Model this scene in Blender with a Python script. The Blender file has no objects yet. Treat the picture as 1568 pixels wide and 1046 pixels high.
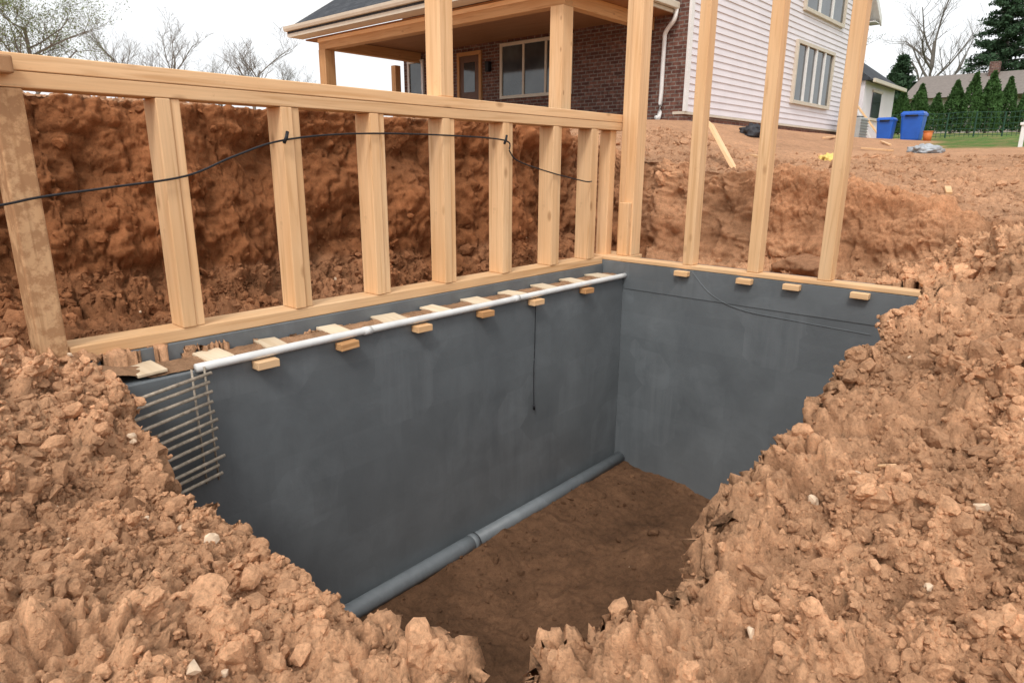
import bpy, math, random
import numpy as np
from mathutils import Vector, Matrix, Quaternion
random.seed(7); RNG=np.random.default_rng(11)
scene=bpy.context.scene
COL=scene.collection

# ---------------------------------------------------------------- helpers
def new_obj(name, verts, faces, mat=None, parent=None, smooth=False):
    me=bpy.data.meshes.new(name); me.from_pydata([tuple(map(float,v)) for v in verts],[],faces); me.update()
    if smooth:
        me.polygons.foreach_set('use_smooth',[True]*len(me.polygons))
    ob=bpy.data.objects.new(name,me); COL.objects.link(ob)
    if mat: me.materials.append(mat)
    if parent: ob.parent=parent
    return ob
def empty(name):
    e=bpy.data.objects.new(name,None); e.empty_display_size=.3; COL.objects.link(e); return e
def bevel(ob,w,seg=2):
    m=ob.modifiers.new('bevel','BEVEL'); m.width=w; m.segments=seg; m.limit_method='ANGLE'
BF=[(0,3,2,1),(4,5,6,7),(0,1,5,4),(1,2,6,5),(2,3,7,6),(3,0,4,7)]
def box(name,x0,x1,y0,y1,z0,z1,mat,parent=None,bv=.006,jit=0.0):
    cx,cy,cz=(x0+x1)/2,(y0+y1)/2,(z0+z1)/2
    v=[(x0,y0,z0),(x1,y0,z0),(x1,y1,z0),(x0,y1,z0),(x0,y0,z1),(x1,y0,z1),(x1,y1,z1),(x0,y1,z1)]
    v=[(a-cx,b-cy,c-cz) for a,b,c in v]
    ob=new_obj(name,v,BF,mat,parent); ob.location=(cx,cy,cz)
    if bv: bevel(ob,bv)
    if jit: ob.rotation_euler=(random.uniform(-jit,jit),random.uniform(-jit,jit),random.uniform(-jit,jit))
    return ob
def beam(name,p0,p1,w,d,mat,parent=None,bv=.006,roll=0):
    p0=Vector(p0);p1=Vector(p1);L=(p1-p0).length
    v=[(-w/2,-d/2,-L/2),(w/2,-d/2,-L/2),(w/2,d/2,-L/2),(-w/2,d/2,-L/2),(-w/2,-d/2,L/2),(w/2,-d/2,L/2),(w/2,d/2,L/2),(-w/2,d/2,L/2)]
    ob=new_obj(name,v,BF,mat,parent); ob.location=(p0+p1)/2
    ob.rotation_mode='QUATERNION'
    q=(p1-p0).to_track_quat('Z','Y')
    ob.rotation_quaternion=q@Quaternion((0,0,1),roll)
    if bv: bevel(ob,bv)
    return ob
def prism(name,prof,y0,y1,mat,parent=None):   # profile in XZ extruded along Y
    n=len(prof); v=[(x,y0,z) for x,z in prof]+[(x,y1,z) for x,z in prof]
    f=[tuple(range(n))[::-1],tuple(range(n,2*n))]+[(i,(i+1)%n,(i+1)%n+n,i+n) for i in range(n)]
    return new_obj(name,v,f,mat,parent)
def tube_geo(pts,rad,sides=8):
    pts=[Vector(p) for p in pts]; V=[];F=[]
    if not hasattr(rad,'__len__'): rad=[rad]*len(pts)
    for i,p in enumerate(pts):
        t=(pts[min(i+1,len(pts)-1)]-pts[max(i-1,0)]).normalized()
        a=t.cross(Vector((0,0,1))); 
        if a.length<.05: a=t.cross(Vector((1,0,0)))
        a.normalize(); b=t.cross(a)
        for s in range(sides):
            an=2*math.pi*s/sides
            V.append(p+(a*math.cos(an)+b*math.sin(an))*rad[i])
    for i in range(len(pts)-1):
        for s in range(sides):
            s2=(s+1)%sides
            F.append((i*sides+s,i*sides+s2,(i+1)*sides+s2,(i+1)*sides+s))
    F.append(tuple(range(sides))[::-1]); F.append(tuple((len(pts)-1)*sides+s for s in range(sides)))
    return V,F
def tube(name,pts,rad,mat,parent=None,sides=10):
    V,F=tube_geo(pts,rad,sides); return new_obj(name,V,F,mat,parent,smooth=True)
def spline(pts,n=12):
    pts=[Vector(p) for p in pts]; out=[]
    for i in range(len(pts)-1):
        p0=pts[max(i-1,0)];p1=pts[i];p2=pts[i+1];p3=pts[min(i+2,len(pts)-1)]
        for k in range(n):
            t=k/n
            out.append(.5*((2*p1)+(p2-p0)*t+(2*p0-5*p1+4*p2-p3)*t*t+(3*p1-p0-3*p2+p3)*t**3))
    out.append(pts[-1]); return out

# ---------------------------------------------------------------- materials
class NT:
    def __init__(s,name):
        s.m=bpy.data.materials.new(name); s.m.use_nodes=True; s.n=s.m.node_tree.nodes; s.l=s.m.node_tree.links
        s.b=s.n['Principled BSDF']; s.tc=s.n.new('ShaderNodeTexCoord')
    def link(s,a,b): s.l.new(a,b)
    def mapping(s,scale,coord='Object',loc=(0,0,0),rot=(0,0,0)):
        m=s.n.new('ShaderNodeMapping'); m.inputs['Scale'].default_value=scale; m.inputs['Location'].default_value=loc; m.inputs['Rotation'].default_value=rot
        s.link(s.tc.outputs[coord],m.inputs['Vector']); return m.outputs[0]
    def noise(s,vec,scale,detail=6,rough=.6,dist=0):
        n=s.n.new('ShaderNodeTexNoise'); n.inputs['Scale'].default_value=scale; n.inputs['Detail'].default_value=min(detail,5)
        n.inputs['Roughness'].default_value=rough; n.inputs['Distortion'].default_value=dist
        if vec: s.link(vec,n.inputs['Vector'])
        return n.outputs['Fac']
    def ramp(s,fac,stops):
        r=s.n.new('ShaderNodeValToRGB'); e=r.color_ramp.elements
        while len(e)<len(stops): e.new(.5)
        for i,(p,c) in enumerate(stops):
            e[i].position=p; e[i].color=(c[0],c[1],c[2],1) if hasattr(c,'__len__') else (c,c,c,1)
        s.link(fac,r.inputs[0]); return r.outputs[0]
    def mix(s,fac,a,b,mode='MIX'):
        m=s.n.new('ShaderNodeMix'); m.data_type='RGBA'; m.blend_type=mode; m.clamp_factor=True
        for sock,val in ((m.inputs[0],fac),(m.inputs[6],a),(m.inputs[7],b)):
            if isinstance(val,(int,float)): sock.default_value=val
            elif isinstance(val,tuple): sock.default_value=(val[0],val[1],val[2],1)
            else: s.link(val,sock)
        return m.outputs[2]
    def bump(s,h,strength=.4,dist=.01,prev=None):
        b=s.n.new('ShaderNodeBump'); b.inputs['Strength'].default_value=strength; b.inputs['Distance'].default_value=dist
        s.link(h,b.inputs['Height'])
        if prev: s.link(prev,b.inputs['Normal'])
        return b.outputs[0]
    def out(s,col=None,rough=.8,nrm=None,spec=.3,metal=0):
        if col is not None:
            if isinstance(col,tuple): s.b.inputs['Base Color'].default_value=(*col,1)
            else: s.link(col,s.b.inputs['Base Color'])
        s.b.inputs['Roughness'].default_value=rough; s.b.inputs['Specular IOR Level'].default_value=spec; s.b.inputs['Metallic'].default_value=metal
        if nrm: s.link(nrm,s.b.inputs['Normal'])
        return s.m
def simple(name,c,rough=.7,var=.25,scale=6,spec=.3,metal=0,bstr=.2):
    t=NT(name); v=t.mapping((1,1,1)); n=t.noise(v,scale,8)
    col=t.ramp(n,[(.25,tuple(x*(1-var) for x in c)),(.75,tuple(min(1,x*(1+var)) for x in c))])
    return t.out(col,rough,t.bump(n,bstr,.01),spec,metal)
def lumber(name,axis,base=(.74,.49,.275),dark=(.61,.365,.18),dirt=0.0,knot=.6):
    t=NT(name); sc=[24,24,24]; sc[axis]=.9
    rnd=t.n.new('ShaderNodeObjectInfo')
    add=t.n.new('ShaderNodeVectorMath'); add.operation='ADD'
    mul=t.n.new('ShaderNodeVectorMath'); mul.operation='SCALE'; mul.inputs[0].default_value=(37,19,53); t.link(rnd.outputs['Random'],mul.inputs['Scale'])
    t.link(t.tc.outputs['Object'],add.inputs[0]); t.link(mul.outputs[0],add.inputs[1])
    mp=t.n.new('ShaderNodeMapping'); mp.inputs['Scale'].default_value=sc; t.link(add.outputs[0],mp.inputs['Vector'])
    g=t.noise(mp.outputs[0],1.0,5,.5,1.2)
    col=t.ramp(g,[(.30,dark),(.45,base),(.60,tuple(min(1,x*1.10) for x in base)),(.8,tuple(x*.88 for x in base))])
    m2=t.n.new('ShaderNodeMapping'); s2=[5,5,5]; s2[axis]=.8; m2.inputs['Scale'].default_value=s2; t.link(add.outputs[0],m2.inputs['Vector'])
    b=t.noise(m2.outputs[0],1,3,.5)
    col=t.mix(t.ramp(b,[(.35,.0),(.7,.6)]),col,(base[0]*.90,base[1]*.76,base[2]*.60))
    m3=t.n.new('ShaderNodeMapping'); s3=[4.2,4.2,4.2]; s3[axis]=2.0; m3.inputs['Scale'].default_value=s3; t.link(add.outputs[0],m3.inputs['Vector'])
    vo=t.n.new('ShaderNodeTexVoronoi'); vo.inputs['Scale'].default_value=1; t.link(m3.outputs[0],vo.inputs['Vector'])
    col=t.mix(t.ramp(vo.outputs['Distance'],[(.06,knot),(.14,0)]),col,(.30,.14,.055))
    hs=t.n.new('ShaderNodeHueSaturation'); mr=t.n.new('ShaderNodeMapRange'); mr.inputs['To Min'].default_value=.88; mr.inputs['To Max'].default_value=1.10
    t.link(rnd.outputs['Random'],mr.inputs[0]); t.link(mr.outputs[0],hs.inputs['Value']); t.link(col,hs.inputs['Color']); col=hs.outputs[0]
    dn=t.noise(t.mapping((1,1,1)),9,5,.7)
    lo=.64-dirt*.2
    col=t.mix(t.ramp(dn,[(lo,0),(lo+.1,.75 if dirt else .3)]),col,(.33,.17,.08))
    return t.out(col,.65,t.bump(g,.25,.004),.3)
L=[lumber('pine_lumber_'+'xyz'[i],i) for i in range(3)]
LD=lumber('muddy_lumber',2,(.56,.35,.19),(.36,.20,.095),1.0)
LB=[lumber('stained_lumber_'+'xyz'[i],i,(.54,.30,.135),(.40,.20,.08)) for i in range(3)]

def brickmat(name,c1,c2,mortar,order,bw=.22,rh=.075,ms=.012,mott=.55):
    t=NT(name)
    s=t.n.new('ShaderNodeSeparateXYZ'); c=t.n.new('ShaderNodeCombineXYZ')
    t.link(t.tc.outputs['Object'],s.inputs[0]); t.link(s.outputs[order[0]],c.inputs[0]); t.link(s.outputs[order[1]],c.inputs[1])
    b=t.n.new('ShaderNodeTexBrick'); b.inputs['Scale'].default_value=1; b.inputs['Brick Width'].default_value=bw; b.inputs['Row Height'].default_value=rh
    b.inputs['Mortar Size'].default_value=ms; b.inputs['Color1'].default_value=(*c1,1); b.inputs['Color2'].default_value=(*c2,1); b.inputs['Mortar'].default_value=(*mortar,1)
    b.inputs['Bias'].default_value=-.1
    t.link(c.outputs[0],b.inputs['Vector'])
    n=t.noise(t.mapping((1,1,1)),7,5,.7)
    col=t.mix(t.ramp(n,[(.35,.0),(.65,mott)]),b.outputs['Color'],tuple(x*.35 for x in c1))
    nb=t.bump(b.outputs['Fac'],-.5,.01)
    return t.out(col,.85,nb)
BRICK_X=brickmat('red_brick_front',(.13,.05,.038),(.27,.125,.09),(.26,.23,.20),(1,2),bw=.27,rh=.095,ms=.014,mott=.7)
BRICK_Y=brickmat('red_brick_side',(.15,.055,.042),(.29,.135,.10),(.26,.23,.20),(0,2),bw=.27,rh=.095)
SHING=brickmat('asphalt_shingle',(.045,.05,.06),(.085,.09,.10),(.025,.025,.03),(1,0),bw=.3,rh=.14,ms=.01)
WHITE=simple('white_trim_paint',(.76,.75,.73),.5,.06,4)
CREAM=simple('cream_trim',(.60,.53,.43),.5,.08,4)
SIDING=simple('white_vinyl_siding',(.74,.69,.715),.45,.06,1.3,bstr=.05)
PVC=simple('white_pvc',(.68,.68,.66),.35,.15,5,spec=.5)
BLACK=simple('black_rubber',(.015,.015,.018),.5,.2,20)
BLUE=simple('blue_plastic',(.015,.11,.50),.4,.12,4,spec=.5)
GREYC=simple('grey_foundation',(.30,.29,.28),.9,.2,4)
RUST=simple('weathered_rebar',(.38,.32,.25),.6,.5,30,metal=.1)
CEIL=lumber('porch_ceiling_wood',1,(.30,.14,.06),(.21,.09,.035))
YEL=simple('yellow_plastic',(.75,.55,.16),.5,.15,8)
TARP=simple('grey_tarp',(.36,.38,.40),.5,.5,10)
DARKT=simple('dark_tarp',(.04,.04,.045),.6,.5,10)
def glass():
    t=NT('window_glass'); n=t.noise(t.mapping((1,1,1)),.8,3)
    col=t.ramp(n,[(.35,(.02,.025,.03)),(.7,(.07,.085,.09))]); return t.out(col,.07,None,.9)
GLASS=glass()
def concrete(name,k=1.0,rough=.42):
    t=NT(name)
    s=t.n.new('ShaderNodeSeparateXYZ'); t.link(t.tc.outputs['Object'],s.inputs[0])
    ad=t.n.new('ShaderNodeMath'); ad.operation='ADD'; t.link(s.outputs[0],ad.inputs[0]); t.link(s.outputs[1],ad.inputs[1])
    c=t.n.new('ShaderNodeCombineXYZ'); t.link(ad.outputs[0],c.inputs[0]); t.link(s.outputs[2],c.inputs[1])
    wn=t.n.new('ShaderNodeTexNoise'); wn.inputs['Scale'].default_value=2.5; wn.inputs['Detail'].default_value=3; t.link(c.outputs[0],wn.inputs['Vector'])
    wv=t.n.new('ShaderNodeVectorMath'); wv.operation='MULTIPLY_ADD'; t.link(wn.outputs['Color'],wv.inputs[0]); wv.inputs[1].default_value=(.06,.035,0); t.link(c.outputs[0],wv.inputs[2])
    br=t.n.new('ShaderNodeTexBrick'); br.inputs['Scale'].default_value=1; br.inputs['Brick Width'].default_value=.58; br.inputs['Row Height'].default_value=.29
    br.inputs['Mortar Size'].default_value=.006; br.inputs['Mortar Smooth'].default_value=1.0
    br.inputs['Color1'].default_value=(.43,.43,.43,1); br.inputs['Color2'].default_value=(.59,.59,.59,1); br.inputs['Mortar'].default_value=(.48,.48,.48,1)
    t.link(wv.outputs[0],br.inputs['Vector'])
    vp=t.n.new('ShaderNodeTexVoronoi'); vp.voronoi_dimensions='2D'; vp.distance='CHEBYCHEV'; vp.inputs['Scale'].default_value=1.7; vp.inputs['Randomness'].default_value=.6
    t.link(wv.outputs[0],vp.inputs['Vector'])
    sp2=t.n.new('ShaderNodeSeparateXYZ'); t.link(vp.outputs['Color'],sp2.inputs[0])
    big=t.noise(t.mapping((1,1,1)),.8,5,.6,.5)
    stre=t.noise(t.mapping((11,11,.9)),1.0,5,.6,.3)
    fine=t.noise(t.mapping((1,1,1)),35,5,.7)
    cloud=t.noise(t.mapping((1,1,1)),3.2,5,.65,.4)
    K=lambda *q: tuple(a*k for a in q)
    col=t.ramp(big,[(.3,K(.112,.124,.132)),(.5,K(.130,.144,.152)),(.7,K(.150,.165,.173))])
    col=t.mix(.34,col,t.mix(1,col,t.mix(1,br.outputs['Color'],(2,2,2),'MULTIPLY'),'MULTIPLY'))
    col=t.mix(t.ramp(cloud,[(.35,.0),(.65,.8)]),col,t.mix(1,col,t.ramp(sp2.outputs[0],[(.0,.88),(.6,1.0),(1,1.14)]),'MULTIPLY'))
    col=t.mix(1,col,t.ramp(cloud,[(.3,.90),(.7,1.10)]),'MULTIPLY')
    mm=t.mix(1.0,t.ramp(sp2.outputs[1],[(.70,0),(.76,1)]),t.ramp(stre,[(.36,0),(.64,.30)]),'MULTIPLY')
    col=t.mix(mm,col,K(.195,.212,.222))
    col=t.mix(t.ramp(t.noise(t.mapping((3,3,.7)),1.3,5,.6),[(.56,0),(.78,.5)]),col,K(.090,.100,.108))
    sp=t.noise(t.mapping((1,1,1)),14,5,.75)
    col=t.mix(t.ramp(sp,[(.66,0),(.74,.4)]),col,(.20,.14,.10))
    n1=t.bump(cloud,.28,.018); n2=t.bump(stre,.18,.006,n1); n2=t.bump(br.outputs['Fac'],-.18,.005,n2); n3=t.bump(fine,.3,.003,n2)
    return t.out(col,rough,n3,.5)
CONC=concrete('waterproofed_wall_coating')
DRAIN=concrete('coated_drain_pipe',1.15,.5)

# ---------------------------------------------------------------- numpy noise
def h3(i,j,k,s):
    with np.errstate(over='ignore'):
        n=(i.astype(np.int64)&0xffffffff).astype(np.uint32)*np.uint32(374761393)
        n=n+(j.astype(np.int64)&0xffffffff).astype(np.uint32)*np.uint32(668265263)
        n=n+(k.astype(np.int64)&0xffffffff).astype(np.uint32)*np.uint32(2246822519)+np.uint32((s*3266489917)&0xffffffff)
        n=(n^(n>>np.uint32(15)))*np.uint32(2246822519)
        n=(n^(n>>np.uint32(13)))*np.uint32(3266489917)
        n=n^(n>>np.uint32(16))
    return n.astype(np.float32)*np.float32(1/4294967296.0)
def vn(x,y,z,sc,s):
    x=x*sc+s*7.31;y=y*sc+s*3.17;z=z*sc+s*1.93
    i=np.floor(x);j=np.floor(y);k=np.floor(z); fx=x-i;fy=y-j;fz=z-k
    fx=fx*fx*(3-2*fx);fy=fy*fy*(3-2*fy);fz=fz*fz*(3-2*fz); r=0
    for a in (0,1):
        for b in (0,1):
            for c in (0,1):
                w=(fx if a else 1-fx)*(fy if b else 1-fy)*(fz if c else 1-fz)
                r=r+w*h3(i+a,j+b,k+c,s)
    return r*2-1
def fbm(x,y,z,sc,s,o=4,g=.5):
    a=1;t=0;r=0
    for q in range(o):
        r=r+a*vn(x,y,z,sc,s+q); t+=a; a*=g; sc*=2.03
    return r/t
def chunks(x,y,z,cell,s,tilt=.5,hgt=.5):
    """angular broken-clay relief: every voronoi cell is a tilted facet at its own height with a crease at its edge"""
    X=x/cell;Y=y/cell;Z=z/cell; i=np.floor(X);j=np.floor(Y);k=np.floor(Z)
    b1=np.full_like(X,9.);b2=np.full_like(X,9.);hh=np.zeros_like(X);tl=np.zeros_like(X)
    for a in (-1,0,1):
        for b in (-1,0,1):
            for c in (-1,0,1):
                ii,jj,kk=i+a,j+b,k+c
                r0=h3(ii,jj,kk,s);r1=h3(ii,jj,kk,s+1);r2=h3(ii,jj,kk,s+2)
                dx=X-ii-r0;dy=Y-jj-r1;dz=Z-kk-r2
                d=np.sqrt(dx*dx+dy*dy+dz*dz); m=d<b1
                b2=np.where(m,b1,np.minimum(b2,d)); b1=np.where(m,d,b1)
                q=(r0*7.13)%1;w=(r1*5.71)%1;e=(r2*9.37)%1
                hh=np.where(m,(r0*13.7+r1*3.3)%1,hh); tl=np.where(m,dx*(q-.5)+dy*(w-.5)+dz*(e-.5),tl)
    edge=np.clip((b2-b1)/.22,0,1); edge=edge*(2-edge)
    return cell*((hh**1.6*hgt+tl*tilt*2)*edge-.10*(1-edge))
def sst(a,b,x):
    t=np.clip((x-a)/(b-a),0,1); return t*t*(3-2*t)

# ---------------------------------------------------------------- terrain
LIP=[(.95,4.45,-1.14),(1.10,4.10,-1.20),(1.17,3.62,-1.39),(1.00,3.1,-1.53),(1.24,2.78,-1.62),(1.20,2.29,-1.68),(1.26,1.76,-1.70),(1.42,1.30,-1.73),(1.6,1.26,-1.64),
     (1.89,1.05,-1.54),(2.08,.93,-1.49),(2.50,1.09,-1.42),(2.90,1.09,-1.34),(3.12,.93,-1.20),(3.5,.95,-1.04),(4.2,.93,-.96),(5.2,.90,-.90),(6.5,.98,-.94),(6.9,1.02,-1.0)]
CTRL=LIP+[(0,0,-1.67),(.2,2.2,-1.43),(.6,1.4,-1.58),(1.2,.5,-1.62),(2.2,0,-1.42),(3.1,.1,-1.10),(4,.3,-.86),(5,.1,-.62),(6.5,.3,-.52),(.6,3.5,-1.24),(.15,3.6,-1.06),(.2,4.2,-.92),(.55,4.45,-.97),(.5,5,-1.0),
   (-.5,3,-1.1),(-1,1,-1.4),(1,-1,-1.4),(3,-1.5,-1.0),(8.6,.7,-.60),(7.5,.6,-.54),(7.3,1.6,-1.20),(7.35,2.5,-1.35),(7.4,3.5,-1.4),(7.4,4.6,-1.4),(6,5.1,-1.35),(5,5.2,-1.35),(4,5.2,-1.35),(3,5.2,-1.3),(2,5.2,-1.25),(1.3,5.1,-1.15),(-1,5,-.9),(-2,4,-.9)]
poly=[(a,b) for a,b,_ in LIP]+[(6.9,4.45)]
def seg_dist(X,Y,pts,closed=False):
    d=np.full(X.shape,1e9,np.float32)
    n=len(pts)
    for q in range(n if closed else n-1):
        ax,ay=pts[q][:2];bx,by=pts[(q+1)%n][:2]; vx,vy=bx-ax,by-ay
        t=np.clip(((X-ax)*vx+(Y-ay)*vy)/(vx*vx+vy*vy),0,1)
        d=np.minimum(d,np.hypot(X-ax-t*vx,Y-ay-t*vy))
    return d
def inside(X,Y,pts):
    c=np.zeros(X.shape,bool); n=len(pts)
    for q in range(n):
        ax,ay=pts[q][:2];bx,by=pts[(q+1)%n][:2]
        if ay==by: continue
        c^=((ay>Y)!=(by>Y))&(X<(bx-ax)*(Y-ay)/(by-ay)+ax)
    return c
FLOOR=-3.66
def plateau(X,Y):
    D=np.hypot(X,Y)
    left=.49+.48*sst(9.5,17,D)*sst(4,9,X)
    right=np.interp(X,[6,8.8,11,14,18,24,30,38,60,100,400],[-.3,-.10,.0,.18,.36,.64,.95,1.36,2.3,3.5,3.5])-.38*sst(3.2,.8,Y)*sst(12.5,9.5,X)
    hi=5.9+2.3*sst(6.3,9.5,X)
    k=sst(0,1,(Y-3.6)/(hi-3.6))
    z=right*(1-k)+left*k
    far=np.interp(D,[0,24,30,38,60,100,400],[0,.66,.95,1.36,2.3,3.5,3.5])
    f=sst(20,42,D)
    return z*(1-f)+far*f
YB0,YBW=5.80,.80   # cut bank behind the stud wall: toe and run
XB0,XBW=7.75,1.05
def base(X,Y,QX,QY):
    w=0;zz=0
    for cx,cy,cz in CTRL:
        q=1/((X-cx)**2+(Y-cy)**2+.015)**1.7
        w=w+q; zz=zz+q*cz
    zA=zz/w
    Z0=np.zeros_like(X)
    dy=(QY-YB0)/YBW; dx=(QX-XB0)/XBW
    s=np.maximum(dx,dy)
    e=np.where(dy>=dx,.46,.62)
    g=np.clip((s-.36)/(e-.0)*1.0/ .72,0,1)
    f=.20*np.clip(s/.40,0,1)+.80*(1-(1-g)**1.35)
    zP=plateau(X,Y)
    z=zA*(1-f)+zP*f
    D=np.hypot(X,Y); k=sst(10,30,D)
    z=z*(1-k)+zP*k
    ins=inside(X+.05*vn(X,Y,Z0,5,60),Y+.05*vn(X,Y,Z0,5,61),poly)&(Y<4.45)&(X<6.9)
    dl=seg_dist(X,Y,LIP)+.06*vn(X,Y,Z0,4,62)
    g2=sst(0,.42,dl)
    fl=FLOOR+.09*fbm(X,Y,Z0,1.8,70,5,.60)+.05*sst(1.2,.3,dl)+.06*sst(.45,.1,4.21-Y)
    z=np.where(ins,z*(1-g2)+fl*g2,z)
    return z,ins,g2,f,s
def axis(parts,neg0,negstep,negend,posend,gr=1.07):
    a=[]
    for s,e,st in parts: a.append(np.arange(s,e-st*.5,st))
    a=np.concatenate(a); lo=[];v=neg0;st=negstep
    while v>negend: v-=st; st*=1.25; lo.append(v)
    hi=[];v=parts[-1][1];st=parts[-1][2]
    while v<posend: hi.append(v); st*=gr; v+=st
    return np.concatenate([lo[::-1],a,hi]).astype(np.float64)
xs=axis([(0,3.4,.0105),(3.4,7.4,.018),(7.4,8.1,.02),(8.1,8.62,.0065),(8.62,9.4,.02),(9.4,13,.035)],0,.03,-320,420)
ys=axis([(-.3,3.3,.0105),(3.3,5.3,.028),(5.3,6.05,.02),(6.05,6.38,.0036),(6.38,7.0,.02),(7.0,8.0,.03)],-.3,.03,-320,420)
QX,QY=np.meshgrid(xs,ys); NX,NY=len(xs),len(ys)
zr=np.zeros_like(xs); zr2=np.zeros_like(ys)
oy=.30*fbm(xs,zr,zr,.9,40,4)+.05*fbm(xs,zr,zr,4,44,3); ox=.40*fbm(ys,zr2,zr2,.9,50,4)+.06*fbm(ys,zr2,zr2,4,54,3)
Y=QY-oy[None,:]*sst(5.0,6.05,QY)*sst(9,6.4,QY)*sst(-6,-1,QX)*sst(30,9,QX)
X=QX-ox[:,None]*sst(7.25,8.1,QX)*sst(11.5,8.6,QX)*sst(-6,0,QY)
Z,INS,G,BF_,S=base(X,Y,QX,QY)
def grid_normals(X,Y,Z):
    P=np.stack([X,Y,Z],-1); du=np.gradient(P,axis=1); dv=np.gradient(P,axis=0); n=np.cross(du,dv); a=np.linalg.norm(n,axis=-1); return n/np.clip(a,1e-12,None)[...,None],a
N_,AREA=grid_normals(X,Y,Z)
Nx,Ny,Nz=N_[...,0],N_[...,1],N_[...,2]
D=np.hypot(X,Y)
x=X.astype(np.float32);y=Y.astype(np.float32);z=Z.astype(np.float32)
floorm=np.where(INS,sst(.8,1.0,G),0)
amp=(1-floorm*.85)*(1-.97*sst(14,40,D))
bank=sst(.05,.3,BF_)*(1-sst(.985,1.0,BF_)*.9)
plat=sst(.99,1,BF_)
amp2=amp*(1-.62*plat)
d=.08*fbm(x,y,z,1.7,1,3)*amp*(1-.5*plat)
wx=x+.045*fbm(x,y,z,9,31,3);wy=y+.045*fbm(x,y,z,9,32,3);wz=z+.045*fbm(x,y,z,9,33,3)
core=(D<15)
def on_core(fn):
    r=np.zeros_like(x); r[core]=fn(wx[core],wy[core],wz[core]); return r
fade=amp2*np.where(core,sst(15,12,D),0)
patch=sst(-.35,.25,fbm(x,y,z,1.3,77,3)); patch2=sst(-.25,.30,fbm(x,y,z,2.6,78,3))
bp=sst(-.05,.45,fbm(x,y,z,1.1,79,4))   # on the cut bank: broken pockets against smooth scraped clay
mb=1-bank*(1-(.18+.60*bp))
d+=on_core(lambda a,b,c:chunks(a,b,c,.30,100,.34,.26))*fade*(.3+.6*patch)*(1-.5*bank)
d+=on_core(lambda a,b,c:chunks(a,b,c,.13,110,.50,.62))*fade*(.35+.80*patch2)*mb
d+=on_core(lambda a,b,c:chunks(a,b,c,.058,120,.55,.72))*fade*(.55+.5*patch)*mb
d+=on_core(lambda a,b,c:chunks(a,b,c,.028,130,.5,.70))*fade*.95*(.4+.6*mb)
d+=on_core(lambda a,b,c:.046*fbm(a,b,c,8,8,5,.66)-.065*(1-np.abs(fbm(a,b,c,3.1,15,2)))**4)*fade
d+=bank*fade*(.26*fbm(x,y,z,1.2,90,6,.58)-.09*(1-np.abs(fbm(x,y,z,1.1,95,3)))**4+.03)
rim=sst(.74,.94,BF_)*(1-sst(.985,1.0,BF_))
d+=rim*.14*fade*(.2+1.0*sst(-.4,.4,fbm(x,y,z*0,1.6,97,3)))
d-=.050*fade*(1-bank)
wallzone=((Y>3.9)&(Y<4.9)&(X>1.15)&(X<7.3))|((X>6.45)&(X<7.35)&(Y<4.9)&(Y>1.3))
d=np.where(wallzone,np.minimum(d,.02),d)
PX=X+Nx*d;PY=Y+Ny*d;PZ=Z+Nz*d
n2=fbm(x,y,z,.8,200,4); n3=fbm(x,y,z,5,210,3)
dry=np.array([.630,.350,.195]);moist=np.array([.275,.108,.044]);flo=np.array([.150,.078,.042]);top=np.array([.48,.265,.150]);grass=np.array([.085,.155,.032])
mo=np.clip(bank*sst(9.4,6.4,X+(Y<5)*1.0)*1.0+bank*.38,0,1)
mo=np.maximum(mo,np.where((Y>4.7)&(BF_<.3)&(X>-1),.75,0))
mo=np.clip(mo+.22*n2+.14*(1-patch)*(1-plat),0,1)
dep=np.where(INS,sst(0,.5,G),0); mo=np.maximum(mo,dep*.75)
C=dry[None,None,:]*(1-mo[...,None])+moist[None,None,:]*mo[...,None]
tp=sst(.985,1,BF_)*(1-sst(20,40,D)); C=C*(1-tp[...,None])+top*tp[...,None]
fcol=flo[None,None,:]*(1+.6*fbm(x,y,z,2.2,220,5,.6))[...,None]
C=C*(1-floorm[...,None])+fcol*floorm[...,None]
gm=np.maximum(sst(27,30,D+2*n2)*sst(-4,4,X),sst(.20,.175,Y/np.clip(X,1,None)+.05*n2)*sst(18,20.5,D+2.5*n2)*(X>0))
gm=np.where((Y>7)&(X<34),gm*.35,gm)
gm=gm*(.75+.25*sst(-.3,.2,n3))
C=C*(1-gm[...,None])+grass*gm[...,None]
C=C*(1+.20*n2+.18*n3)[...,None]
C=C*(1+np.clip((d-.01)*2.6,-.28,.16)*(1-gm))[...,None]  # cavity shading put into the soil colour: damp crevices darker, raised bumps paler
C=np.clip(C,0.01,.9)
me=bpy.data.meshes.new('ground')
V=np.stack([PX,PY,PZ],-1).reshape(-1,3).astype(np.float32)
idx=np.arange(NX*NY).reshape(NY,NX)
F=np.stack([idx[:-1,:-1],idx[:-1,1:],idx[1:,1:],idx[1:,:-1]],-1).reshape(-1,4).astype(np.int32)
def fast_mesh(me,V,F,C=None,smooth=True):
    n=F.shape[1]
    me.vertices.add(len(V)); me.vertices.foreach_set('co',V.astype(np.float32).ravel())
    me.loops.add(F.size); me.loops.foreach_set('vertex_index',F.astype(np.int32).ravel())
    me.polygons.add(len(F)); me.polygons.foreach_set('loop_start',np.arange(0,F.size,n,dtype=np.int32))
    me.polygons.foreach_set('loop_total',np.full(len(F),n,dtype=np.int32))
    me.update(calc_edges=True)
    me.polygons.foreach_set('use_smooth',np.full(len(F),smooth))
    if C is not None:
        ca=me.color_attributes.new('Soil','FLOAT_COLOR','POINT')
        ca.data.foreach_set('color',np.concatenate([C,np.ones((len(C),1))],1).astype(np.float32).ravel())
    me.validate()
fast_mesh(me,V,F,C.reshape(-1,3))
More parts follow.
